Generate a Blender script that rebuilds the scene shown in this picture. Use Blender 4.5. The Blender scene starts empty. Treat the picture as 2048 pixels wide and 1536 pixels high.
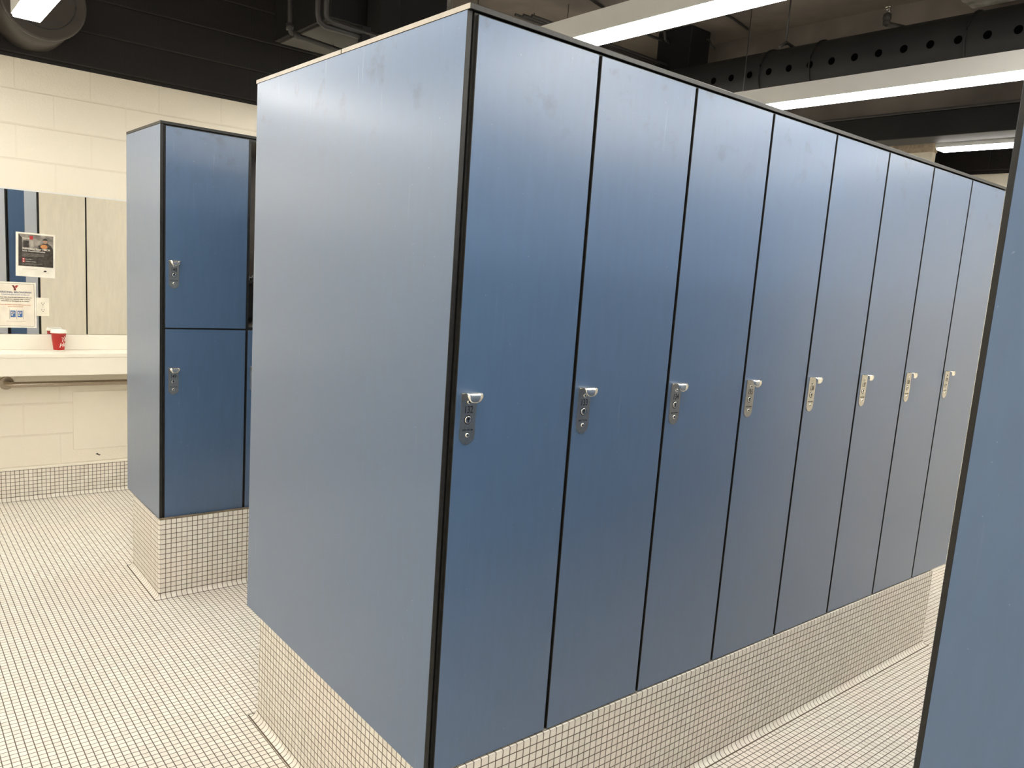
import bpy, bmesh, math, random
from mathutils import Vector, Matrix
random.seed(7)
C = bpy.context.scene.collection
SC = bpy.context.scene

# ------------------------------------------------------------------ camera, world, exposure
cam_d = bpy.data.cameras.new('camera')
cam = bpy.data.objects.new('camera', cam_d); C.objects.link(cam)
M = [[0.7630881772408976, -0.6419646016386459, 0.07468523279805109],
     [-0.041528289640489775, -0.16402484486048957, -0.9855816817636314],
     [0.6449587854388061, 0.7489841790795231, -0.15182511180260327]]
rt, dn, fw = (Vector(r) for r in M)
cam.matrix_world = Matrix(((rt.x, -dn.x, -fw.x, -1.02772), (rt.y, -dn.y, -fw.y, -1.50536),
                           (rt.z, -dn.z, -fw.z, 1.65610), (0, 0, 0, 1)))
cam_d.sensor_fit = 'HORIZONTAL'; cam_d.sensor_width = 36.0
cam_d.lens = 1578.163 / 2048 * 36.0
cam_d.shift_x = -46.593 / 2048; cam_d.shift_y = 27.471 / 2048
cam_d.clip_start = 0.02
SC.camera = cam
world = bpy.data.worlds.new('world'); SC.world = world; world.use_nodes = True
world.node_tree.nodes['Background'].inputs[0].default_value = (1.0, 0.95, 0.88, 1)
world.node_tree.nodes['Background'].inputs[1].default_value = 0.02
SC.view_settings.view_transform = 'Standard'; SC.view_settings.look = 'None'
SC.view_settings.gamma = 1.0; SC.view_settings.use_curve_mapping = False
SC.view_settings.exposure = 0.88
LENS_STRENGTH = 15.0
LIGHT_COL = (1.0, 0.96, 0.88)

# ------------------------------------------------------------------ node helpers / materials
def new_mat(name):
    m = bpy.data.materials.new(name); m.use_nodes = True
    nt = m.node_tree; nt.nodes.clear()
    out = nt.nodes.new('ShaderNodeOutputMaterial'); b = nt.nodes.new('ShaderNodeBsdfPrincipled')
    nt.links.new(b.outputs[0], out.inputs[0])
    return m, nt, b
def N(nt, t, **kw):
    n = nt.nodes.new(t)
    for k, v in kw.items(): setattr(n, k, v)
    return n
def setv(nt, sock, v):
    if isinstance(v, bpy.types.NodeSocket): nt.links.new(v, sock)
    else: sock.default_value = v
def mth(nt, op, a, b=None, c=None):
    n = N(nt, 'ShaderNodeMath', operation=op)
    for i, v in enumerate((a, b, c)):
        if v is not None: setv(nt, n.inputs[i], v)
    return n.outputs[0]
def mixc(nt, f, a, b):
    n = N(nt, 'ShaderNodeMix', data_type='RGBA')
    setv(nt, n.inputs[0], f)
    for i, v in ((6, a), (7, b)):
        if isinstance(v, bpy.types.NodeSocket): nt.links.new(v, n.inputs[i])
        else: n.inputs[i].default_value = (*v, 1) if len(v) == 3 else v
    return n.outputs[2]
def noise(nt, vec, scale, detail=2.0, rough=0.5):
    n = N(nt, 'ShaderNodeTexNoise'); n.inputs['Scale'].default_value = scale
    n.inputs['Detail'].default_value = detail; n.inputs['Roughness'].default_value = rough
    if vec is not None: nt.links.new(vec, n.inputs['Vector'])
    return n.outputs['Fac']
def ramp(nt, f, a, b):
    n = N(nt, 'ShaderNodeMapRange'); n.clamp = True
    setv(nt, n.inputs[0], f); n.inputs[1].default_value = a; n.inputs[2].default_value = b
    return n.outputs[0]
def bump(nt, b, h, dist, strength=1.0):
    n = N(nt, 'ShaderNodeBump'); n.inputs['Strength'].default_value = strength
    n.inputs['Distance'].default_value = dist
    nt.links.new(h, n.inputs['Height']); nt.links.new(n.outputs[0], b.inputs['Normal'])
def plain(name, col, rough=0.5, metal=0.0, spec=0.5, var=0.06, scale=14.0):
    """plain paint / plastic / metal with a faint procedural mottling"""
    m, nt, b = new_mat(name)
    geo = N(nt, 'ShaderNodeNewGeometry')
    f = noise(nt, geo.outputs['Position'], scale, 3.0)
    c2 = tuple(max(0, x * (1 - var * 2)) for x in col)
    nt.links.new(mixc(nt, ramp(nt, f, .35, .65), c2, col), b.inputs['Base Color'])
    b.inputs['Roughness'].default_value = rough; b.inputs['Metallic'].default_value = metal
    b.inputs['Specular IOR Level'].default_value = spec
    return m
def emit(name, col, s):
    m, nt, b = new_mat(name)
    b.inputs['Base Color'].default_value = (.9, .9, .9, 1)
    b.inputs['Emission Color'].default_value = (*col, 1); b.inputs['Emission Strength'].default_value = s
    return m
P = 0.02425            # mosaic tile pitch
def tile_mat(name, cove=False, y_off=0.0):
    m, nt, b = new_mat(name)
    geo = N(nt, 'ShaderNodeNewGeometry')
    pos = N(nt, 'ShaderNodeSeparateXYZ'); nt.links.new(geo.outputs['Position'], pos.inputs[0])
    nor = N(nt, 'ShaderNodeSeparateXYZ'); nt.links.new(geo.outputs['True Normal'], nor.inputs[0])
    total = None; cells = []
    half = 0.062
    wob = noise(nt, geo.outputs['Position'], 9.0, 1.0)
    wobv = mth(nt, 'MULTIPLY', mth(nt, 'SUBTRACT', wob, 0.5), 0.06)
    for ax in range(3):
        if cove and ax == 2: continue
        q = mth(nt, 'DIVIDE', pos.outputs[ax], P)
        if ax == 1 and y_off: q = mth(nt, 'ADD', q, y_off)
        q = mth(nt, 'ADD', q, wobv)
        cells.append(mth(nt, 'FLOOR', q))
        d = mth(nt, 'PINGPONG', q, 0.5)
        line = mth(nt, 'SUBTRACT', 1.0, ramp(nt, d, half * .55, half * 1.45))
        act = mth(nt, 'LESS_THAN', mth(nt, 'ABSOLUTE', nor.outputs[ax]), 0.05 if cove else 0.3)
        l = mth(nt, 'MULTIPLY', line, act)
        total = l if total is None else mth(nt, 'MAXIMUM', total, l)
    if cove:
        top = mth(nt, 'GREATER_THAN', pos.outputs[2], P - .0022)
        bot = mth(nt, 'LESS_THAN', pos.outputs[2], 0.0010)
        total = mth(nt, 'MAXIMUM', total, mth(nt, 'MAXIMUM', top, bot))
    # one shade per tile, softly warmer sheets
    comb = N(nt, 'ShaderNodeCombineXYZ')
    for i, c in enumerate(cells): nt.links.new(c, comb.inputs[i])
    wn = N(nt, 'ShaderNodeTexWhiteNoise', noise_dimensions='3D'); nt.links.new(comb.outputs[0], wn.inputs[0])
    base = mixc(nt, wn.outputs['Value'], (0.69, 0.65, 0.58), (0.78, 0.75, 0.68))
    sheet = ramp(nt, noise(nt, geo.outputs['Position'], 2.6, 2.0), .48, .62)
    base = mixc(nt, mth(nt, 'MULTIPLY', sheet, 0.45), base, (0.80, 0.71, 0.64))
    groutc = mixc(nt, noise(nt, geo.outputs['Position'], 5.0, 3.0), (0.055, 0.04, 0.026), (0.15, 0.12, 0.085))
    nt.links.new(mixc(nt, total, base, groutc), b.inputs['Base Color'])
    nt.links.new(mth(nt, 'ADD', mth(nt, 'MULTIPLY', total, 0.45), 0.42), b.inputs['Roughness'])
    b.inputs['Specular IOR Level'].default_value = 0.4
    bump(nt, b, mth(nt, 'SUBTRACT', 1.0, total), 0.0006, 0.5)
    return m
def block_mat(name, run, band=2.70, white=(0.82, 0.77, 0.66), phase=0.0):
    """painted concrete blocks in running bond; white up to the band, black above it"""
    m, nt, b = new_mat(name)
    geo = N(nt, 'ShaderNodeNewGeometry')
    pos = N(nt, 'ShaderNodeSeparateXYZ'); nt.links.new(geo.outputs['Position'], pos.inputs[0])
    z = pos.outputs[2]; x = pos.outputs[run]
    low = mth(nt, 'LESS_THAN', z, 0.9)
    zz = mth(nt, 'ADD', mth(nt, 'ADD', z, 0.9333), mth(nt, 'MULTIPLY', low, 0.0748))
    row = mth(nt, 'DIVIDE', zz, 0.2034)
    ri = mth(nt, 'FLOOR', row)
    odd = mth(nt, 'MODULO', ri, 2.0)
    col = mth(nt, 'DIVIDE', mth(nt, 'ADD', mth(nt, 'ADD', x, 40.0 + .087 + phase), mth(nt, 'MULTIPLY', odd, 0.2)), 0.4)
    lz = mth(nt, 'SUBTRACT', 1.0, ramp(nt, mth(nt, 'PINGPONG', row, 0.5), .012, .034))
    lx = mth(nt, 'MULTIPLY', mth(nt, 'SUBTRACT', 1.0, ramp(nt, mth(nt, 'PINGPONG', col, 0.5), .006, .018)), 0.45)
    line = mth(nt, 'MAXIMUM', lz, lx)
    black = mth(nt, 'GREATER_THAN', z, band)
    wc = mixc(nt, mth(nt, 'MULTIPLY', line, .18), white, (0.55, 0.46, 0.34))
    bc = mixc(nt, mth(nt, 'MULTIPLY', lz, .6), (0.012, 0.0105, 0.010), (0.03, 0.026, 0.023))
    nt.links.new(mixc(nt, black, wc, bc), b.inputs['Base Color'])
    b.inputs['Roughness'].default_value = 0.55; b.inputs['Specular IOR Level'].default_value = 0.35
    h = mth(nt, 'SUBTRACT', mth(nt, 'MULTIPLY', noise(nt, geo.outputs['Position'], 95.0, 4.0, .65), 0.9), line)
    bump(nt, b, h, 0.0032, 0.8)
    return m
def laminate(name, col, rough=0.50, marks=True):
    m, nt, b = new_mat(name)
    geo = N(nt, 'ShaderNodeNewGeometry'); pos = geo.outputs['Position']
    mp = N(nt, 'ShaderNodeMapping'); mp.inputs['Scale'].default_value = (7, 7, 1.1); nt.links.new(pos, mp.inputs[0])
    streak = noise(nt, mp.outputs[0], 6.0, 4.0, .6)
    grain = noise(nt, pos, 900.0, 1.0)
    base = mixc(nt, ramp(nt, streak, .35, .7), tuple(c * .95 for c in col), tuple(min(1, c * 1.04) for c in col))
    if marks:
        sep = N(nt, 'ShaderNodeSeparateXYZ'); nt.links.new(pos, sep.inputs[0])
        # rubbed scuffs, commonest along the top edge, a few pale drips and specks elsewhere
        blot = ramp(nt, noise(nt, pos, 9.0, 4.0, .65), .57, .70)
        high = ramp(nt, sep.outputs[2], 1.9, 2.2)
        base = mixc(nt, mth(nt, 'MULTIPLY', mth(nt, 'MULTIPLY', blot, high), .8), base, tuple(c * .5 for c in col))
        mp2 = N(nt, 'ShaderNodeMapping'); mp2.inputs['Scale'].default_value = (30, 30, 1.6); nt.links.new(pos, mp2.inputs[0])
        drip = ramp(nt, noise(nt, mp2.outputs[0], 2.2, 3.0, .6), .66, .76)
        base = mixc(nt, mth(nt, 'MULTIPLY', drip, mth(nt, 'ADD', mth(nt, 'MULTIPLY', high, .12), .035)), base, (.62, .68, .74))
        speck = ramp(nt, noise(nt, pos, 140.0, 1.0), .765, .80)
        base = mixc(nt, mth(nt, 'MULTIPLY', speck, .13), base, (.62, .68, .74))
    nt.links.new(base, b.inputs['Base Color'])
    nt.links.new(mth(nt, 'ADD', mth(nt, 'MULTIPLY', ramp(nt, streak, .3, .7), .05), rough), b.inputs['Roughness'])
    b.inputs['Specular IOR Level'].default_value = 0.5
    b.inputs['Sheen Weight'].default_value = 0.10; b.inputs['Sheen Roughness'].default_value = 0.5
    b.inputs['Coat Weight'].default_value = 0.8; b.inputs['Coat Roughness'].default_value = 0.27; b.inputs['Coat IOR'].default_value = 1.62
    bump(nt, b, grain, 0.0001, 0.25)
    return m

BLUE = (0.045, 0.098, 0.195)
MT = {}
MT['blue'] = laminate('blue_laminate', BLUE)
MT['beige_lam'] = laminate('beige_laminate', (0.85, 0.80, 0.69), 0.45, marks=False)
MT['core'] = plain('black_phenolic_core', (0.017, 0.0165, 0.015), 0.42, spec=.4, var=.2, scale=60)
MT['inside'] = plain('locker_inside', (0.40, 0.36, 0.31), 0.5)
MT['edge_beige'] = plain('beige_edge', (0.30, 0.265, 0.215), 0.4)
MT['steel'] = plain('brushed_steel', (0.60, 0.58, 0.53), 0.30, 1.0, scale=200)
MT['chrome'] = plain('polished_steel', (0.84, 0.82, 0.76), 0.27, 1.0, scale=80)
MT['ink'] = plain('black_ink', (0.01, 0.01, 0.012), 0.5)
MT['tile'] = tile_mat('mosaic_tile')
MT['cove'] = tile_mat('cove_tile', cove=True)
MT['wall_x'] = block_mat('painted_block_back', 0)
MT['wall_y'] = block_mat('painted_block_side', 1)
MT['pier'] = plain('cream_paint', (0.82, 0.77, 0.66), 0.55, var=.008)
MT['ceiling'] = plain('dark_ceiling_paint', (0.20, 0.170, 0.142), 0.7, var=.25, scale=2.0)
MT['duct'] = plain('black_duct_paint', (0.015, 0.0145, 0.0145), 0.6, spec=.18, var=.1, scale=3)
MT['hole'] = plain('duct_hole_black', (0.001, 0.001, 0.001), 1.0, spec=0.0)
MT['pipe'] = plain('dark_pipe_paint', (0.035, 0.032, 0.030), 0.45)
MT['unit'] = plain('grey_sheet_metal', (0.045, 0.041, 0.033), 0.55)
MT['stub'] = plain('dark_duct_metal', (0.055, 0.047, 0.040), 0.5)
MT['insul'] = plain('grey_insulation', (0.30, 0.29, 0.26), 0.7, var=.3, scale=12)
MT['white_paint'] = plain('white_fixture_paint', (0.76, 0.76, 0.74), 0.4, var=.01)
MT['lens'] = emit('glowing_lens', LIGHT_COL, LENS_STRENGTH)
MT['uplens'] = emit('glowing_upper_lens', LIGHT_COL, 3.0)
MT['solid'] = plain('cream_solid_surface', (0.84, 0.81, 0.71), 0.3, var=.008)
MT['white_plastic'] = plain('white_plastic', (0.84, 0.80, 0.68), 0.35)
MT['lid'] = plain('white_lid', (0.88, 0.86, 0.78), 0.35)
MT['red'] = plain('red_paper', (0.45, 0.016, 0.013), 0.45)
MT['paper'] = plain('white_paper', (0.86, 0.83, 0.74), 0.6)
MT['cream_paper'] = plain('cream_paper', (0.83, 0.77, 0.66), 0.6)
MT['txt_black'] = plain('print_black', (0.03, 0.028, 0.025), 0.6)
MT['txt_blue'] = plain('print_blue', (0.05, 0.14, 0.36), 0.6)
MT['txt_slate'] = plain('print_slate', (0.12, 0.15, 0.24), 0.6)
MT['txt_orange'] = plain('print_orange', (0.70, 0.26, 0.07), 0.6)
MT['txt_red'] = plain('print_red', (0.45, 0.03, 0.03), 0.6)
MT['txt_maroon'] = plain('print_maroon', (0.14, 0.02, 0.015), 0.6)
MT['txt_grey'] = plain('print_grey', (0.40, 0.38, 0.34), 0.6)
MT['txt_white'] = plain('print_white', (0.86, 0.84, 0.76), 0.6)
MT['ph_bg'] = plain('photo_grey', (0.36, 0.33, 0.29), 0.55, var=.3, scale=30)
MT['ph_dark'] = plain('photo_dark', (0.055, 0.047, 0.04), 0.55, var=.3, scale=60)
MT['ph_light'] = plain('photo_light', (0.42, 0.39, 0.34), 0.55)
MT['ph_skin'] = plain('photo_skin', (0.40, 0.25, 0.17), 0.55)
MT['ph_orange'] = plain('photo_orange', (0.62, 0.26, 0.09), 0.55)
MT['rail'] = plain('stainless_rail', (0.42, 0.36, 0.29), 0.28, 1.0, scale=150)
def mirror_mat():
    m, nt, b = new_mat('mirror_silver')
    geo = N(nt, 'ShaderNodeNewGeometry')
    f = noise(nt, geo.outputs['Position'], 3.0)
    nt.links.new(mixc(nt, f, (0.88, 0.885, 0.87), (0.90, 0.90, 0.885)), b.inputs['Base Color'])
    b.inputs['Metallic'].default_value = 1.0; b.inputs['Roughness'].default_value = 0.0
    return m
MT['mirror'] = mirror_mat()
def concrete():
    m, nt, b = new_mat('rough_concrete')
    geo = N(nt, 'ShaderNodeNewGeometry')
    f = noise(nt, geo.outputs['Position'], 11.0, 6.0, .7)
    nt.links.new(mixc(nt, ramp(nt, f, .35, .65), (0.30, 0.24, 0.17), (0.62, 0.52, 0.38)), b.inputs['Base Color'])
    b.inputs['Roughness'].default_value = .9; bump(nt, b, f, 0.02, 0.9)
    return m
MT['concrete'] = concrete()

# ------------------------------------------------------------------ geometry helpers
def box(bm, x0, x1, y0, y1, z0, z1, bev=0.0, seg=1, mi=0):
    r = bmesh.ops.create_cube(bm, size=1.0)
    vs = r['verts']
    bmesh.ops.transform(bm, verts=vs, matrix=Matrix.Translation(((x0+x1)/2, (y0+y1)/2, (z0+z1)/2)) @
                        Matrix.Diagonal((x1-x0, y1-y0, z1-z0, 1)))
    fs = list({f for v in vs for f in v.link_faces})
    if bev > 0:
        es = list({e for v in vs for e in v.link_edges})
        r = bmesh.ops.bevel(bm, geom=es, offset=bev, segments=seg, affect='EDGES', profile=.5)
        fs = list(set(f for f in fs if f.is_valid) | set(r['faces']))
    for f in fs: f.material_index = mi
    return fs
def tube(bm, pts, r, n=12, mi=0, cap=True, smooth=True):
    pts = [Vector(p) for p in pts]; rings = []
    for i, p in enumerate(pts):
        a = pts[max(i-1, 0)]; c = pts[min(i+1, len(pts)-1)]
        t = (c - a).normalized()
        up = Vector((0, 0, 1)) if abs(t.z) < .95 else Vector((1, 0, 0))
        u = t.cross(up).normalized(); v = u.cross(t).normalized()
        rr = r[i] if isinstance(r, (list, tuple)) else r
        rings.append([bm.verts.new(p + u*rr*math.cos(2*math.pi*k/n) + v*rr*math.sin(2*math.pi*k/n)) for k in range(n)])
    for A, B in zip(rings, rings[1:]):
        for k in range(n):
            f = bm.faces.new((A[k], A[(k+1) % n], B[(k+1) % n], B[k])); f.material_index = mi; f.smooth = smooth
    if cap:
        for R_ in (rings[0][::-1], rings[-1]):
            f = bm.faces.new(R_); f.material_index = mi
def lathe(bm, prof, n=40, mi=0, cx=0, cy=0, smooth=True):
    rings = []
    for r, z in prof:
        rings.append([bm.verts.new((cx + r*math.cos(2*math.pi*k/n), cy + r*math.sin(2*math.pi*k/n), z)) for k in range(n)])
    for A, B in zip(rings, rings[1:]):
        for k in range(n):
            f = bm.faces.new((A[k], A[(k+1) % n], B[(k+1) % n], B[k])); f.material_index = mi; f.smooth = smooth
    for R_ in (rings[0][::-1], rings[-1]):
        f = bm.faces.new(R_); f.material_index = mi
def prism(bm, outline, y0, y1, mi=0):
    """outline: (x, z) polygon, extruded along y"""
    A = [bm.verts.new((x, y0, z)) for x, z in outline]; B = [bm.verts.new((x, y1, z)) for x, z in outline]
    fs = [bm.faces.new(A), bm.faces.new(B[::-1])]
    n = len(outline)
    for k in range(n): fs.append(bm.faces.new((A[k], B[k], B[(k+1) % n], A[(k+1) % n])))
    for f in fs: f.material_index = mi
    return fs
def obj(name, bm, mats, parent=None, normals=True):
    if normals: bmesh.ops.recalc_face_normals(bm, faces=bm.faces)
    me = bpy.data.meshes.new(name); bm.to_mesh(me); bm.free()
    for m in (mats if isinstance(mats, (list, tuple)) else [mats]): me.materials.append(m)
    o = bpy.data.objects.new(name, me); C.objects.link(o)
    if parent is not None: o.parent = parent
    return o
def nb(): return bmesh.new()
def tag(o, label, cat, group=None):
    o['label'] = label; o['category'] = cat
    if group: o['group'] = group
    return o
def thing(name, label, cat, loc=(0, 0, 0), rz=0.0, group=None):
    o = bpy.data.objects.new(name, None); C.objects.link(o)
    o.location = loc; o.rotation_euler = (0, 0, rz)
    o.empty_display_size = 0.1
    return tag(o, label, cat, group)
def struct(name, bm, m):
    o = obj(name, bm, m); o['kind'] = 'structure'; return o
def text_bm(s, size, sx=1.0, bold=0.0, depth=0.0004, align='CENTER', shear=0.0, spacing=1.0):
    """lettering as a mesh in the x-z plane, facing -y"""
    cu = bpy.data.curves.new('lettering', 'FONT'); cu.body = s; cu.size = size
    cu.align_x = align; cu.align_y = 'CENTER'; cu.offset = bold; cu.extrude = depth / 2
    cu.shear = shear; cu.space_character = spacing; cu.resolution_u = 3
    o = bpy.data.objects.new('lettering', cu); C.objects.link(o)
    bpy.context.view_layer.update()
    dg = bpy.context.evaluated_depsgraph_get()
    me = bpy.data.meshes.new_from_object(o.evaluated_get(dg))
    bpy.data.objects.remove(o); bpy.data.curves.remove(cu)
    bm = nb(); bm.from_mesh(me); bpy.data.meshes.remove(me)
    bmesh.ops.transform(bm, verts=bm.verts, matrix=Matrix.Rotation(math.pi/2, 4, 'X') @ Matrix.Diagonal((sx, 1, 1, 1)))
    return bm
def put(bm, x, y, z):
    bmesh.ops.translate(bm, verts=bm.verts, vec=(x, y, z)); return bm
def lam_board(name, x0, x1, y0, y1, z0, z1, thin, face, parent=None, bev=.0012):
    """phenolic board: laminate on the two wide faces, black core at the edges"""
    bm = nb(); box(bm, x0, x1, y0, y1, z0, z1, bev, 1)
    bm.normal_update()
    for f in bm.faces: f.material_index = 0 if abs(f.normal[thin]) > .9 else 1
    return obj(name, bm, [MT[face], MT['core']], parent)

# ------------------------------------------------------------------ room shell
WY, WX = 4.286, 5.68           # back wall, right wall
LX, FY, CZ = -3.3, -8.2, 3.6   # left wall, front wall (behind the camera), ceiling
def slab(name, x0, x1, y0, y1, z0, z1, m):
    bm = nb(); box(bm, x0, x1, y0, y1, z0, z1); return struct(name, bm, m)
slab('floor', LX-.2, WX+.2, FY-.2, WY+.2, -.12, 0, MT['tile'])
slab('ceiling', LX-.2, WX+.2, FY-.2, WY+.2, CZ, CZ+.12, MT['ceiling'])
slab('wall_back', LX-.2, WX+.2, WY, WY+.2, 0, CZ, MT['wall_x'])
slab('wall_right', WX, WX+.2, FY, WY, 0, CZ, MT['wall_y'])
slab('wall_left', LX-.2, LX, FY, WY, 0, CZ, MT['wall_y'])
slab('wall_front', LX-.2, WX+.2, FY-.2, FY, 0, CZ, MT['wall_x'])
# white pier behind the far end of the bank, with a rough concrete beam on it
slab('wall_pier', 5.0, 5.06, 1.255, 4.29, 0, 2.772, MT['pier'])
slab('trim_1', 4.985, 5.07, 1.25, 4.29, 2.772, CZ, MT['concrete'])
def cove_strip(name, loop, r=P, closed=True, parent=None, m='cove'):
    """concave quarter-round tile swept along outward offsets of a rectangle: loop(o) -> corner points"""
    bm = nb(); rings = []
    nseg = 7
    for i in range(nseg + 1):
        t = math.pi/2 * i / nseg
        o_, z_ = r - r*math.cos(t), r - r*math.sin(t)
        rings.append([bm.verts.new((x, y, z_ + .0004)) for x, y in loop(o_)])
    n = len(rings[0])
    for A, B in zip(rings, rings[1:]):
        for k in range(n if closed else n-1):
            bm.faces.new((A[k], A[(k+1) % n], B[(k+1) % n], B[k]))
    return obj(name, bm, MT[m], parent)
# tiled base of the back wall
bm = nb(); prism(bm, [(0, 0)]*0 or [(LX, P), (WX, P), (WX, .1975), (LX, .1975)], WY-.009, WY+.01)
struct('baseboard_back', bm, MT['tile'])
bm = nb(); box(bm, LX, WX, WY-.012, WY+.01, .1975, .212, .004, 2); struct('trim_2', bm, MT['solid'])
o = cove_strip('trim_3', lambda q: [(LX, WY-.009-q), (WX, WY-.009-q)], closed=False); o['kind'] = 'structure'
bm = nb(); prism(bm, [(.118, .262), (.131, .268), (.139, .258), (.150, .256), (.142, .249), (.130, .256)], WY-.0012, WY+.004)
o = obj('trim_4', bm, MT['unit']); o['kind'] = 'structure'; o['label'] = 'dark chip in the cream paint'

# ------------------------------------------------------------------ lockers
W8, X0, ZB, ZT = 0.3805, 0.0184, 0.388, 2.2145
DEEP = 0.600
def steel_plate(parent, zt, xc, number, maker=True):
    """stainless lock plate with drooping pull tab; parent is the door, its front face at y = 0"""
    w = .0222; zb = zt - .124
    bm = nb()
    zt += .0035; out = [(-w, zt-.002), (-w, zb+w)] + [(-w*math.cos(a), zb+w-w*math.sin(a)) for a in [math.pi*k/16 for k in range(1, 16)]] + [(w, zb+w), (w, zt-.002)]
    prism(bm, [(xc+x, z) for x, z in out], -.0018, 0.0)
    obj('lock_plate', bm, MT['steel'], parent)
    # pull: bends out of the plate's top, runs level, then hangs down as a half-round flap
    bm = nb()
    prof = [(-.0018, -.004), (-.0022, -.0012), (-.0045, .0), (-.020, .0008), (-.0240, -.0004), (-.0262, -.0035)]
    t = .0016
    rows = []
    for (y, dz) in prof: rows.append((y, zt+dz, w))
    for k in range(1, 9):
        a = k/8; hw = w*math.sqrt(max(0, 1-(a*.985)**2))
        rows.append((-.0262-.0022*math.sin(a*2.2), zt-.0035-.0190*a, hw))
    F, Bk = [], []
    for i, (y, z, hw) in enumerate(rows):
        y2, z2 = (rows[i+1][:2] if i+1 < len(rows) else rows[i][:2]); y1, z1 = (rows[i-1][:2] if i else rows[i][:2])
        d = Vector((y2-y1, z2-z1)).normalized(); nrm = Vector((-d.y, d.x))*t
        cols = [-1, -.5, 0, .5, 1]
        F.append([bm.verts.new((xc+hw*c, y, z)) for c in cols])
        Bk.append([bm.verts.new((xc+hw*c, y+nrm.x*1, z+nrm.y*1)) for c in cols])
    for i in range(len(rows)-1):
        for k in range(4):
            for G in (F, Bk):
                f = bm.faces.new((G[i][k], G[i][k+1], G[i+1][k+1], G[i+1][k])); f.smooth = True
        bm.faces.new((F[i][0], F[i+1][0], Bk[i+1][0], Bk[i][0])); bm.faces.new((F[i][4], F[i+1][4], Bk[i+1][4], Bk[i][4]))
    for i in (0, len(rows)-1):
        for k in range(4): bm.faces.new((F[i][k], F[i][k+1], Bk[i][k+1], Bk[i][k]))
    obj('pull_tab', bm, MT['chrome'], parent)
    zt -= .0035
    def disc(name, z, r, y1, mi, r2=None):
        b_ = nb(); tube(b_, [(xc, 0, z), (xc, y1*.75, z), (xc, y1, z)], [r, r, r2 or r*.72], 18); return obj(name, b_, MT[mi], parent)
    for z in (zt-.020, zt-.101):
        s = disc('screw', z, .0055, -.0046, 'chrome')
        b_ = nb(); tube(b_, [(xc, -.0040, z), (xc, -.0050, z)], .0022, 6); me = obj('screw_socket', b_, MT['ink'], parent)
    disc('key_cylinder', zt-.0635, .0092, -.0036, 'chrome', .0080)
    b_ = nb(); box(b_, xc-.0016, xc+.0016, -.0042, -.0030, zt-.0695, zt-.0575, .0003); tube(b_, [(xc, -.0030, zt-.061), (xc, -.0042, zt-.061)], .0036, 12)
    tube(b_, [(xc-.0003, -.0012, zt-.0635), (xc-.0003, -.0021, zt-.0635)], .0112, 20)
    obj('keyhole', b_, MT['ink'], parent)
    if number:
        b_ = text_bm(number, .0245, .72, .0002, .0003); put(b_, xc, -.0021, zt-.0395); obj('number', b_, MT['ink'], parent)
    if maker:
        b_ = text_bm('SPECTRUM', .0062, 1.0, .0001, .0002, spacing=1.05); put(b_, xc, -.0021, zt-.0885); obj('maker_name', b_, MT['ink'], parent)
def carcass(t, w, d, h, th=.010):
    bm = nb()
    box(bm, 0, th, .0095, d, 0, h); box(bm, w-th, w, .0095, d, 0, h)
    box(bm, th, w-th, d-th, d, 0, h); box(bm, th, w-th, .0095, d-th, 0, th); box(bm, th, w-th, .0095, d-th, h-th, h)
    bm.normal_update()
    for f in bm.faces:
        c = f.calc_center_median()
        if (f.normal.y < -.5 and c.y < .02) or c.x < .001 or c.x > w-.001 or c.z < .001 or c.z > h-.001 or c.y > d-.001: f.material_index = 1
    return obj('carcass', bm, [MT['inside'], MT['core']], t)
def door(t, w, h, gap=.005, ajar=None, zlo=.0015, zhi=.004):
    """door as a part whose origin is its right (hinge) edge"""
    o = lam_board('door', gap-w, -gap, 0.0, .0115, zlo, h-zhi, 1, 'blue', t)
    o.location = (w, 0, 0)
    if ajar: o.rotation_euler = (0, 0, ajar)
    return o
def locker(loc, rz, label, number, group, w=W8, h=ZT-ZB, plate_top=1.370-.388, xc=.0426, d=DEEP, ajar=None, lock=True):
    t = thing('locker', label, 'locker', loc, rz, group)
    carcass(t, w, d, h)
    dr = door(t, w, h, ajar=ajar)
    if lock: steel_plate(dr, plate_top, xc - w, number)
    return t
def copy_locker(src, loc, rz, label, number, group):
    r = src.copy(); C.objects.link(r); r.location = loc; r.rotation_euler = (0, 0, rz); r['label'] = label; r['group'] = group
    for ch in src.children:
        c = ch.copy(); C.objects.link(c); c.parent = r
        for g in ch.children:
            if g.name.startswith('number') and not number: continue
            k = g.copy(); C.objects.link(k); k.parent = c
            if g.name.startswith('number') and number != '132':
                b_ = text_bm(number, .0245, .72, .0002, .0003); put(b_, .0426-W8, -.0021, 1.370-.388-.0395)
                me = bpy.data.meshes.new('number'); b_.to_mesh(me); b_.free(); me.materials.append(MT['ink']); k.data = me
    return r
ordn = ['first', 'second', 'third', 'fourth', 'fifth', 'sixth', 'seventh', 'eighth']
G1 = 'tall blue lockers of the front bank'
proto = locker((X0, 0, ZB), 0, 'tall blue locker numbered 132, nearest the corner of the front bank', '132', G1)
for i in range(1, 8):
    copy_locker(proto, (X0+i*W8, 0, ZB), 0, 'tall blue locker numbered %d, %s along the front bank from its near corner' % (132+i, ordn[i]), str(132+i), G1)
XE = X0 + 8*W8
# rear row of the front bank (its first doors show in the mirror)
for i in range(8):
    copy_locker(proto, (X0+(i+1)*W8, 1.2258, ZB), math.pi, '%s blue locker of the rear row, facing the double-tier lockers' % ordn[i], None, 'blue lockers of the rear row')
# bank across the aisle
A3 = -1.118
for i in range(8):
    copy_locker(proto, (X0+(i+1)*W8, A3, ZB), math.pi, '%s blue locker of the bank at the right edge, counted from its end panel' % ordn[i], None, 'blue lockers across the aisle')

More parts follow.
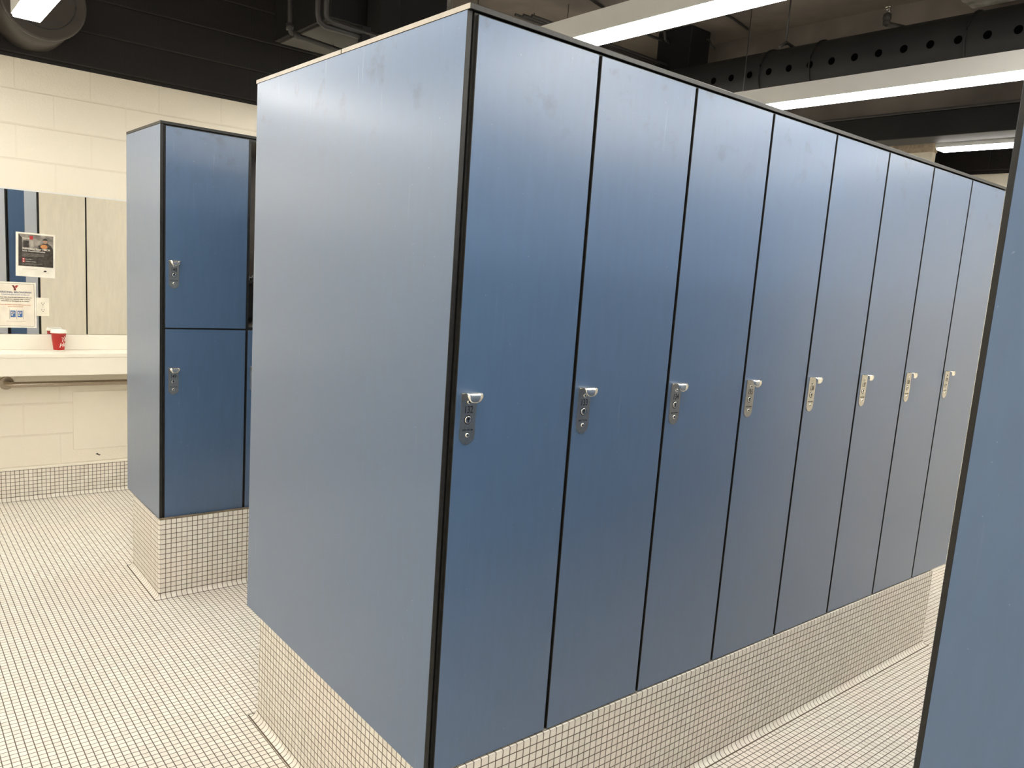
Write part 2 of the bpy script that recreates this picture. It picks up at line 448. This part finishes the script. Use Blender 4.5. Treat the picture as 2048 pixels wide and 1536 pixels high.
def end_panel(x0, y0, y1, z0, z1, label):
    o = lam_board('end_panel', x0, x0+.0135, y0, y1, z0, z1, 0, 'blue')
    return tag(o, label, 'locker end panel')
end_panel(0.0, .009, 1.2258-.009, ZB-.001, 2.2165, 'large blue end panel of the front locker bank, pale scuffs at top')
end_panel(XE+.002, .009, 1.2258-.009, ZB-.001, 2.2165, 'blue end panel at the far end of the front locker bank')
end_panel(0.0, A3-1.2258+.009, A3-.0156, ZB-.001, 2.2165, 'blue end panel with black front edge at the right side of the photo')
def cap(x0, x1, y0, y1, z, label, th=.0122, seam=None, beige=False):
    t = thing('top_board', label, 'locker top', ((x0+x1)/2, (y0+y1)/2, z))
    ox, oy = (x0+x1)/2, (y0+y1)/2
    spans = [(y0, y1)] if seam is None else [(y0, seam-.002), (seam+.002, y1)]
    for a, b_ in spans:
        bm = nb(); box(bm, x0-ox+(.0006 if beige else 0), x1-ox, a-oy, b_-oy, 0, th, .0008); obj('board', bm, MT['core'], t)
        if beige:
            bm = nb(); box(bm, x0-ox-.0004, x0-ox+.0008, a-oy+.001, b_-oy, 0.0005, th-.0005); e = obj('edge_strip', bm, MT['edge_beige'], t); e['label'] = 'beige edge strip'
    return t
cap(0.0, XE+.0155, .0, 1.2258, 2.2168, 'thin black top board over the front locker bank, beige edge over the end panel', seam=.609, beige=True)
cap(0.0, XE, A3-1.2258, A3-.0, 2.2168, 'thin black top board over the locker bank at the right edge')

# ---- double-tier bank near the back wall
Y2, D2, ZS, Z2T = 2.348, 0.592, 1.2945, 2.1945
W2 = .3805
G2 = 'double-tier blue lockers near the back wall'
dd2 = D2 - .016
locker((X0, Y2, ZS), 0, 'blue half-height locker numbered 148, upper one of the pair near the back wall', '148', G2, W2, Z2T-ZS, 1.601-ZS, d=dd2)
locker((X0, Y2, ZB), 0, 'blue half-height locker numbered 149, lower one of the pair near the back wall', '149', G2, W2, ZS-ZB, 1.109-ZB, d=dd2)
t = locker((X0+W2, Y2, ZS), 0, 'open half-height locker showing its grey inside, beside locker 148', None, G2, W2, Z2T-ZS, 1.601-ZS, d=dd2, ajar=math.radians(98))
bm = nb(); box(bm, .010, W2-.010, .012, dd2-.012, .222, .236, .001); obj('shelf', bm, MT['core'], t)
bm = nb(); box(bm, .010, .016, .016, .05, .236, .262, .001); tube(bm, [(.012, .03, .255), (.03, .03, .25), (.036, .03, .262)], .0035, 8); obj('hook', bm, MT['steel'], t)
locker((X0+W2, Y2, ZB), 0, 'blue half-height locker below the open one, almost hidden by the big end panel', None, G2, W2, ZS-ZB, 1.109-ZB, d=dd2)
end_panel(0.0017, Y2+.002, Y2+D2, ZB-.001, 2.196, 'narrow blue-grey end panel of the double-tier lockers, standing before the mirror')
cap(0.0017, X0+2*W2+.004, Y2, Y2+D2, 2.197, 'thin black top board over the double-tier lockers')
for i, (a, b_) in enumerate(((.0165, .327), (.335, X0+2*W2+.004))):
    o = lam_board('back_panel', a, b_, Y2+D2-.0135, Y2+D2, ZB, 2.193, 1, 'beige_lam')
    tag(o, ['beige panel reflected at the mirror\'s left half, left of the black joint', 'beige panel reflected in the mirror right of the black joint'][i], 'back panel', 'beige rear panels of the double-tier lockers')

# ---- tiled plinths
def plinth(x0, x1, y0, y1, label, ztop=ZB-.001):
    t = thing('tiled_plinth', label, 'tiled plinth', ((x0+x1)/2, (y0+y1)/2, 0))
    ox, oy = (x0+x1)/2, (y0+y1)/2
    bm = nb(); fs = box(bm, x0-ox, x1-ox, y0-oy, y1-oy, 0, ztop)
    es = [e for e in bm.edges if abs((e.verts[0].co-e.verts[1].co).normalized().z) > .9]
    bmesh.ops.bevel(bm, geom=es, offset=.011, segments=4, affect='EDGES', profile=.5)
    obj('tiled_body', bm, MT['tile'], t)
    def loop(q):
        return [(x0-ox-q, y0-oy-q), (x1-ox+q, y0-oy-q), (x1-ox+q, y1-oy+q), (x0-ox-q, y1-oy+q)]
    e = cove_strip('cove_tile', loop, parent=t); e['label'] = 'rounded cove tiles'
    return t
plinth(.003, 2.9046, -.008, 1.1104, 'white mosaic-tiled plinth under the front bank of tall lockers')
t = plinth(-.006, .76, Y2-.022, 2.806, 'white mosaic-tiled plinth under the double-tier lockers')
MT['caulk'] = plain('brown_caulk', (0.26, 0.20, 0.13), 0.6, var=.3, scale=30)
bm = nb(); box(bm, -.383+.004, .375, -.2385, -.219, ZB-.0015, ZB+.0035, .0012); obj('caulk_strip', bm, MT['caulk'], t)
plinth(.003, 2.9046, A3-1.1104, A3, 'white mosaic-tiled plinth under the bank across the aisle')

# ------------------------------------------------------------------ back wall: shelf counter, mirror, signs, rail
CX0, CX1 = -2.7, 1.9
t = thing('vanity_counter', 'long cream solid-surface counter shelf below the mirror', 'counter', (0, WY, .83))
bm = nb(); box(bm, CX0, CX1, -.225, -.0005, .136-.025, .136, .003, 2); obj('counter_top', bm, MT['solid'], t)
bm = nb(); box(bm, CX0, CX1, -.222, -.198, 0, .111, .003, 2); obj('front_apron', bm, MT['solid'], t)
bm = nb(); box(bm, CX0, CX1, -.019, -.0005, .136, .232, .003, 2); obj('backsplash', bm, MT['solid'], t)
t = thing('wall_mirror', 'wide frameless-looking mirror on the white block wall above the counter', 'mirror', (0, WY, 1.064))
bm = nb(); box(bm, CX0, 1.45, -.0062, -.0005, .0005, .872); obj('mirror_glass', bm, MT['mirror'], t)
bm = nb(); box(bm, CX0, 1.455, -.009, -.0005, .872, .881, .001); obj('top_channel', bm, MT['white_paint'], t)
# grab rail under the counter
t = thing('grab_rail', 'brushed steel grab rail on the wall under the counter', 'grab rail', (-.372, WY, .758))
def arc(x0, y0, r, a0, a1, z, n=8): return [(x0+r*math.cos(a0+(a1-a0)*k/n), y0+r*math.sin(a0+(a1-a0)*k/n), z) for k in range(n+1)]
bm = nb(); tube(bm, [(0, -.004, 0), (0, -.04, 0)] + arc(.04, -.045, .04, math.pi, 1.5*math.pi, 0) + [(1.3, -.085, 0)] + arc(1.3, -.045, .04, 1.5*math.pi, 2*math.pi, 0) + [(1.34, -.004, 0)], .0175, 20)
obj('rail_bar', bm, MT['rail'], t)
for x in (0, 1.34):
    bm = nb(); tube(bm, [(x, 0, 0), (x, -.006, 0), (x, -.011, 0)], [.041, .041, .034], 32); obj('flange', bm, MT['rail'], t)
# access panel
t = thing('access_panel', 'square cream painted access panel in the wall under the rail', 'access panel', (.37, WY, .30))
bm = nb(); box(bm, -.381, .381, -.005, 0, .002, .389, .0015); obj('panel', bm, MT['pier'], t)
for x in (-.345, .345):
    bm = nb(); tube(bm, [(x, -.005, .02), (x, -.0065, .02)], .005, 10); obj('screw', bm, MT['pier'], t)
# outlet
t = thing('power_outlet', 'white power outlet plate set in the mirror beside the framed notice', 'power outlet', (-.169, WY-.0064, 1.235))
bm = nb(); box(bm, -.034, .034, -.005, 0, -.057, .057, .003, 2); obj('cover_plate', bm, MT['white_plastic'], t)
for dz in (.0205, -.0205):
    bm = nb(); prism(bm, [(.0165*math.cos(a)*1.0, dz + max(-.0125, min(.0125, .0175*math.sin(a)))) for a in [2*math.pi*k/28 for k in range(28)]], -.0066, -.004)
    r_ = obj('receptacle', bm, MT['white_plastic'], t)
    bm = nb(); box(bm, -.0078, -.0055, -.0070, -.0060, dz-.001, dz+.008); box(bm, .0055, .0078, -.0070, -.0060, dz, dz+.007)
    tube(bm, [(0, -.0060, dz-.007), (0, -.0070, dz-.007)], .0027, 10); obj('slots', bm, MT['ink'], r_)
bm = nb(); tube(bm, [(0, -.005, 0), (0, -.0062, 0)], .003, 10); obj('screw', bm, MT['steel'], t)

# poster on the mirror: photo notice
def quadp(name, x0, x1, z0, z1, m, parent, y=-.0006, d=.0004):
    bm = nb(); box(bm, x0, x1, y-d, y, z0, z1); return obj(name, bm, MT[m], parent)
def line_of(name, s, x, z, size, m, parent, y=-.0022, align='LEFT', bold=0.0, sx=1.0):
    b_ = text_bm(s, size, sx, bold, .0002, align); put(b_, x, y, z); return obj(name, b_, MT[m], parent)
t = thing('poster', 'white paper poster with a grey photograph, taped to the mirror above the notice', 'poster', (-.2015, WY-.0064, 1.5525))
t.rotation_euler = (0, math.radians(1.2), 0)
quadp('sheet', -.104, .104, -.1335, .1335, 'paper', t, 0, .0005)
ph = quadp('photograph', -.090, .094, -.070, .124, 'ph_bg', t, -.0006, .0003)
def shape(name, pts, m, y):
    bm = nb(); prism(bm, pts, y-.0002, y); return obj(name, bm, MT[m], t)
shape('photo_floor', [(-.090, -.070), (.094, -.070), (.094, .0), (.06, .018), (-.09, .04)], 'ph_dark', -.0010)
shape('photo_bench', [(-.09, -.07), (-.072, -.07), (-.072, .1), (-.09, .124)], 'ph_dark', -.0011)
shape('photo_cabinet', [(-.065, .045), (-.035, .045), (-.035, .085), (-.065, .085)], 'ph_dark', -.0011)
shape('photo_window', [(-.028, .05), (-.012, .05), (-.012, .085), (-.028, .085)], 'ph_light', -.0011)
shape('photo_person_body', [(.012, .06), (.032, .068), (.045, .078), (.062, .078), (.082, .062), (.092, .045), (.094, .0), (.085, -.03), (.05, -.04), (.03, -.02), (.02, .03)], 'ph_dark', -.0012)
shape('photo_person_head', [(.050+.0115*math.cos(2*math.pi*k/20), .088+.0145*math.sin(2*math.pi*k/20)) for k in range(20)], 'ph_skin', -.0013)
shape('photo_person_hair', [(.050+.0125*math.cos(math.pi*k/12), .094+.0125*math.sin(math.pi*k/12)) for k in range(13)], 'txt_black', -.0014)
shape('photo_ball', [(.044+.019*math.cos(2*math.pi*k/20), .056+.013*math.sin(2*math.pi*k/20)) for k in range(20)], 'ph_orange', -.0015)
quadp('red_mark', -.032, -.014, .094, .116, 'txt_red', t, -.0013, .0002)
line_of('poster_heading', 'Refreshing Your YMCA', -.070, .0365, .0152, 'txt_white', t, bold=.0003)
line_of('poster_heading', 'Family Changeroom Locker', -.070, .0225, .0107, 'txt_white', t, bold=.0002)
line_of('poster_tagline', 'Shine On', -.070, .099, .010, 'txt_white', t, bold=.0002)
for k in range(4): line_of('poster_lettering', ['We are investing in our family changeroom to make it', 'a brighter, cleaner and more accessible space. During', 'this time please use the other changerooms and follow', 'the signs. Thank you for your patience.'][k], -.070, .0075-.0055*k, .0052, 'ph_light', t)
for k in range(2):
    quadp('red_square', -.071, -.056, -.0335-.0135*k, -.0215-.0135*k, 'txt_red', t, -.0013, .0002)
    quadp('white_icon', -.067, -.060, -.0305-.0135*k, -.0245-.0135*k, 'txt_white', t, -.0016, .0002)
    line_of('poster_lettering', ['Starts May 1', 'Finishes in summer'][k], -.053, -.0275-.0135*k, .0072, 'txt_white', t)
line_of('poster_lettering', 'Please speak with a member of staff if you have', -.070, -.054, .0055, 'ph_light', t)
line_of('poster_lettering', 'any questions about this work', -.070, -.060, .0055, 'ph_light', t)
line_of('poster_footer', 'Building healthy communities together', -.070, -.087, .0052, 'txt_grey', t)
line_of('poster_footer', 'ymca', -.070, -.094, .0052, 'txt_grey', t)
shape('footer_emblem', [(.042, -.099), (.056, -.099), (.060, -.094), (.052, -.089), (.044, -.092)], 'ph_dark', -.0013)
line_of('poster_footer', 'Your Community', .052, -.104, .0055, 'txt_grey', t, align='CENTER')

# framed notice
t = thing('notice_sign', 'white laminated notice with thin black border line and a red and maroon Y emblem', 'notice', (-.3125, WY-.0064, 1.243))
quadp('sheet', -.108, .108, -.140, .140, 'paper', t, 0, .002)
for a in ((-.099, .099, .129, .1305), (-.099, .099, -.1305, -.129), (-.099, -.0975, -.1305, .1305), (.0975, .099, -.1305, .1305)):
    quadp('border_line', *a, 'txt_black', t, -.0021, .0003)
quadp('inner_sheet', -.0975, .0975, -.129, .129, 'cream_paper', t, -.0020, .0002)
bm = nb(); prism(bm, [(-.0175, .120), (-.007, .120), (.002, .105), (.004, .0885), (-.0075, .0885), (-.0075, .101)], -.0029, -.0025); obj('emblem_stem', bm, MT['txt_maroon'], t)
bm = nb(); prism(bm, [(.004, .120), (.0165, .120), (.006, .103), (.0015, .108), (-.002, .114)], -.0029, -.0025); obj('emblem_fold', bm, MT['txt_red'], t)
yt = -.0028
line_of('heading', 'PERSONAL BELONGINGS', 0, .0775, .0135, 'txt_slate', t, yt, 'CENTER', .0004, 1.12)
line_of('heading', 'CHANGEROOM STALLS', 0, .0625, .0120, 'txt_blue', t, yt, 'CENTER', .0, 1.15)
for k, s in enumerate(('Please take changeroom belongings with you', 'when waiting for changing with someone,', 'belongings on the bench or in a locker.')):
    line_of('notice_lettering', s, 0, .0465-.0115*k, .0094, 'txt_black', t, yt, 'CENTER', .0002)
for k, s in enumerate(('Items left behind may be removed and taken', 'to our lost and found.')):
    line_of('notice_lettering', s, 0, .001-.0115*k, .0088, 'txt_orange', t, yt, 'CENTER', .0001)
for x in (-.0275, .0085):
    quadp('stall_door', x, x+.026, -.075, -.035, 'txt_blue', t, -.0025, .0003)
    quadp('stall_opening', x+.004, x+.020, -.053, -.042, 'cream_paper', t, -.0029, .0002)
    quadp('stall_figure', x+.008, x+.016, -.050, -.044, 'txt_slate', t, -.0032, .0002)
    bm = nb(); prism(bm, [(x+.008+.0045*math.cos(2*math.pi*k/14), -.062+.0045*math.sin(2*math.pi*k/14)) for k in range(14)], -.0031, -.0028); obj('stall_knob', bm, MT['cream_paper'], t)
for x in (-.033, .0035, .038): quadp('stall_post', x, x+.0016, -.087, -.030, 'txt_slate', t, -.0025, .0003)
line_of('notice_lettering', 'Thank you for your cooperation', 0, -.101, .0078, 'txt_grey', t, yt, 'CENTER')

# paper cup
t = thing('paper_cup', 'red paper coffee cup with white lid standing on the counter before the mirror', 'coffee cup', (-.097, 4.206, .9665))
bm = nb(); lathe(bm, [(.0285, 0), (.0300, .002), (.0303, .0075), (.0418, .118), (.0430, .119)], 48)
for f in bm.faces:
    if f.calc_center_median().z < .0072: f.material_index = 1
obj('cup_body', bm, [MT['red'], MT['lid']], t)
bm = nb(); lathe(bm, [(.0432, .114), (.0458, .1145), (.0462, .119), (.0450, .1225), (.0425, .124), (.0408, .1325), (.0385, .1345), (.0365, .1325), (.0355, .1305), (.002, .1305)], 48); obj('lid', bm, MT['lid'], t)
def cup_text(s, z, size, a0, name):
    b_ = text_bm(s, size, .92, .0006, .0003, 'LEFT', .25)
    for v in b_.verts:
        zz = z + v.co.z + v.co.x*.22
        r_ = .0303 + (zz-.0075)/.1105*.0115 + .0007 - v.co.y
        a = a0 + v.co.x / r_
        v.co = (r_*math.cos(a), r_*math.sin(a), zz)
    obj(name, b_, MT['lid'], t)
cup_text('Tim', .072, .040, math.radians(-84), 'lettering')
cup_text('Hortons', .036, .038, math.radians(-97), 'lettering')

# ------------------------------------------------------------------ ceiling: pendant linear lights
def linear_light(x, y0, y1, label, z=2.70, w=.118, h=.088, up=True):
    t = thing('linear_light', label, 'linear light', (x+w/2, (y0+y1)/2, z))
    oy = (y0+y1)/2
    bm = nb()
    box(bm, -w/2-.004, -w/2+.001, y0-oy, y1-oy, 0, h); box(bm, w/2-.001, w/2+.004, y0-oy, y1-oy, 0, h)
    box(bm, -w/2+.001, w/2-.001, y0-oy, y1-oy, h-.005, h)
    box(bm, -w/2+.001, w/2-.001, y0-oy, y0-oy+.004, .0, h-.005); box(bm, -w/2+.001, w/2-.001, y1-oy-.004, y1-oy, 0, h-.005)
    obj('housing', bm, MT['white_paint'], t)
    bm = nb(); box(bm, -w/2+.0015, w/2-.0015, y0-oy+.005, y1-oy-.005, -.014, .006, .006, 2); obj('glowing_diffuser', bm, MT['lens'], t)
    if up:
        bm = nb(); box(bm, -w/2+.012, w/2-.012, y0-oy+.02, y1-oy-.02, h-.003, h+.003); obj('upper_diffuser', bm, MT['uplens'], t)
    yy = y1-oy-.15
    while yy > y0-oy:
        bm = nb(); tube(bm, [(0, yy, h), (0, yy, CZ-z)], .0025, 6); obj('suspension_wire', bm, MT['duct'], t); yy -= 1.6
    return t
linear_light(1.40, -7.4, 2.22, 'white pendant strip light over the near part of the front locker bank')
linear_light(2.87, -7.4, 3.2, 'white pendant strip light running just below the perforated black duct')
linear_light(4.48, -7.4, 1.0, 'white pendant strip light farthest right, beside the white pier')
linear_light(-.432, -7.4, 3.2, 'bright strip light end at the top left corner before the black wall')
linear_light(-2.1, -7.4, 2.9, 'white pendant strip light outside the picture on the left')
t = linear_light(0, -1.2, 1.2, 'added white strip light brightening the counter, outside the picture at the left', w=.19, up=False)  # unseen extra lamp, added to brighten the counter and the mirror view
t.location = (-2.08, 3.72, 2.70); t.rotation_euler = (0, 0, math.pi/2)
t = linear_light(0, -1.5, 1.5, 'added white strip light for glare on the doors, over the rear of the bank at the right edge, above the frame', w=.16)  # unseen lamp put in to throw glare on the locker doors
t.location = (1.7, -2.42, 2.87); t.rotation_euler = (0, 0, math.pi/2)
t = linear_light(0, -1.52, 1.52, 'added white strip light brightening the aisle between the two banks, above the frame')  # invented lamp above the view, lifts the aisle floor, plinth and doors
t.location = (1.65, -.62, 2.87); t.rotation_euler = (0, 0, math.pi/2)
t = linear_light(0, -1.3, 1.3, 'added white strip light for the counter, along the back wall, hidden behind the big end panel', w=.2, up=False)  # extra lamp out of sight, added for more light at the counter
t.location = (2.45, 3.40, 2.70); t.rotation_euler = (0, 0, math.pi/2)

# perforated round duct
t = thing('round_duct', 'black round air duct with a row of holes under the ceiling', 'air duct', (3.48, .9, 3.012))
bm = nb(); tube(bm, [(0, -3.6, 0), (0, 3.38, 0)], .17, 48); obj('duct_body', bm, MT['duct'], t)
for k in range(30):
    y = .152 - .9 + .1405*(k-8)
    bm = nb(); R_ = .1705
    vs = [bm.verts.new((-math.sqrt(R_**2-(.021*math.sin(a))**2)-.0004, y+.021*math.cos(a), .021*math.sin(a))) for a in [2*math.pi*j/18 for j in range(18)]]
    ce = bm.verts.new((-R_-.0004, y, 0))
    for j in range(18): bm.faces.new((vs[j], vs[(j+1) % 18], ce))
    obj('air_hole', bm, MT['hole'], t)
for y in (1.63-.9, 1.28-.9, -.5):
    bm = nb(); tube(bm, [(.173*math.cos(a), y, .173*math.sin(a)) for a in [math.pi*2*k/36 for k in range(37)]], .006, 6); obj('hanger_strap', bm, MT['duct'], t)
bm = nb(); tube(bm, [(-.02, 1.56-.9, .19), (-.02, 1.56-.9, .588)], .006, 8); tube(bm, [(-.08, 1.56-.9, .165), (-.02, 1.56-.9, .21), (.05, 1.52-.9, .175)], .010, 8); obj('hanger_rod', bm, MT['pipe'], t)
# rectangular dark duct beyond it
t = thing('square_duct', 'black rectangular duct crossing above the far end of the bank', 'air duct', (4.3, .5, 2.72))
bm = nb(); box(bm, -.10, .12, -4.0, 3.7, 0, .155, .004); obj('duct_body', bm, MT['duct'], t)
bm = nb(); box(bm, -.112, .13, -4.0, 3.7, .155, .170, .003); obj('flange', bm, MT['pipe'], t)
bm = nb(); box(bm, -.02, .12, -4.0, 3.7, .170, .88); obj('upper_duct', bm, MT['ceiling'], t)
# round duct stub out of the back wall
t = thing('duct_stub', 'dark grey round duct end with rings at the top left corner', 'air duct', (-.205, WY, 2.945))
bm = nb(); tube(bm, [(0, -.002, 0), (0, -.47, 0)], .195, 48); obj('duct_body', bm, MT['stub'], t)
bm = nb(); tube(bm, [(0, -.45, 0), (0, -.475, 0), (0, -.482, 0)], [.207, .207, .198], 48); obj('outer_ring', bm, MT['stub'], t)
bm = nb(); tube(bm, [(.152*math.cos(a), -.483, .152*math.sin(a)) for a in [2*math.pi*k/48 for k in range(49)]], .004, 6); obj('inner_ring', bm, MT['pipe'], t)
# ceiling unit with pipes
t = thing('ceiling_unit', 'dark boxy air unit, underside coloured paler as if lit, hung behind the front bank', 'air unit', (1.42, 3.2, 3.0))
bm = nb(); box(bm, -.37, .40, -.28, .52, .012, .37, .004); obj('casing', bm, MT['duct'], t)
bm = nb(); box(bm, -.345, .38, -.255, .49, 0, .013, .002); obj('bottom_panel', bm, MT['unit'], t)  # paler grey than the casing stands in for light on the underside
t = thing('ceiling_pipe', 'dark pipe dropping and bending under the air unit, the left one', 'pipe', (.932, 3.2, 2.94))
bm = nb(); tube(bm, [(0, 0, .66), (0, 0, .04), (.008, 0, .012), (.03, 0, 0), (.45, 0, -.03)], .016, 12); obj('pipe_run', bm, MT['pipe'], t)
bm = nb(); tube(bm, [(0, 0, .055), (0, 0, .02)], .022, 12); tube(bm, [(.02, 0, .003), (.055, 0, -.002)], .022, 12); obj('elbow_fitting', bm, MT['pipe'], t)
t = thing('ceiling_pipe', 'dark pair of pipes dropping and bending before the air unit', 'pipe', (.83, 2.6, 2.86))
for i, dx in enumerate((0, .036)):
    bm = nb(); tube(bm, [(dx, -dx*.5, .74), (dx, -dx*.5, .05), (dx+.01, -dx*.5, .015+dx*.5), (dx+.04, -dx*.5, dx*.6), (.55, -dx*.5, -.012+dx*.6)], .015, 12); obj('pipe_run', bm, MT['pipe'], t)
bm = nb(); box(bm, .24, .29, -.03, .02, -.045, .05, .003); obj('pipe_clamp', bm, MT['duct'], t)
bm = nb(); box(bm, 1.265, 1.395, 2.75, 2.90, 2.85, CZ, .004); o = obj('vertical_duct', bm, MT['duct']); tag(o, 'black vertical duct shaft right of the air unit', 'air duct')
bm = nb(); tube(bm, [(1.70, 3.87, 3.505), (1.85, 3.74, 3.505), (2.02, 3.61, 3.505), (2.2, 3.46, 3.505)], [.085, .09, .085, .088], 18); o = obj('insulated_pipe', bm, MT['insul']); tag(o, 'grey wrapped pipe at the ceiling above the big end panel', 'pipe')
# ceiling conduits and boxes
def conduit(label, pts, r=.011):
    bm = nb(); tube(bm, pts, r, 8); o = obj('conduit', bm, MT['pipe']); return tag(o, label, 'conduit')
conduit('thin dark conduit slanting behind the strip light to the ceiling box', [(3.44, 2.86, 3.52), (3.66, 2.875, 3.52), (3.80, 2.86, 3.52)])
conduit('thin bent dark conduit beside the slanting one', [(3.46, 2.60, 3.50), (3.70, 2.79, 3.50), (3.82, 2.84, 3.50)])
conduit('dark conduit curving right from the ceiling box', [(3.86, 2.66, 3.53), (4.0, 2.62, 3.54), (4.15, 2.68, 3.52)], .009)
bm = nb(); box(bm, 3.79, 4.02, 2.62, 2.95, 3.26, CZ, .006); o = obj('ceiling_box', bm, MT['duct']); tag(o, 'black box under the ceiling where the conduits meet', 'junction box')
for k in range(3):
    conduit(['lowest', 'middle', 'topmost'][k] + ' of three parallel dark conduits just above the locker tops', [(2.4, 2.80+.09*k, 3.34+.02*k), (4.15, 2.83+.09*k, 3.34+.02*k)], .010)
conduit('dark cable crossing the ceiling above the first strip light', [(2.62, 2.70, 3.585), (2.80, 2.78, 3.585), (3.2, 2.9, 3.585)], .010)
conduit('long thin pipe along the ceiling seam', [(3.6, 2.26, 3.59), (3.85, 2.29, 3.59), (4.1, 2.34, 3.59)], .008)
bm = nb(); box(bm, 3.96, 4.12, .45, .74, 3.43, CZ, .004); o = obj('ceiling_speaker', bm, MT['insul']); tag(o, 'small grey box at the ceiling at the top right', 'ceiling box')
# sprinkler
t = thing('sprinkler_head', 'small upright sprinkler head with bright metal top above the black duct', 'sprinkler', (3.90, 1.15, 3.36))
bm = nb(); lathe(bm, [(.022, 0), (.024, .02), (.018, .028), (.026, .032), (.026, .06), (.014, .07), (.009, .072)], 16); obj('body', bm, MT['pipe'], t)
bm = nb(); tube(bm, [(-.011, 0, .07), (-.014, 0, .085), (-.004, 0, .10)], .003, 6); tube(bm, [(.011, 0, .07), (.014, 0, .085), (.004, 0, .10)], .003, 6); obj('frame_arms', bm, MT['chrome'], t)
bm = nb(); lathe(bm, [(.004, .098), (.021, .100), (.021, .103), (.004, .104)], 20); obj('deflector', bm, MT['chrome'], t)
bm = nb(); tube(bm, [(0, 0, .005), (.3, -.08, .02)], .016, 10); obj('branch_pipe', bm, MT['pipe'], t)
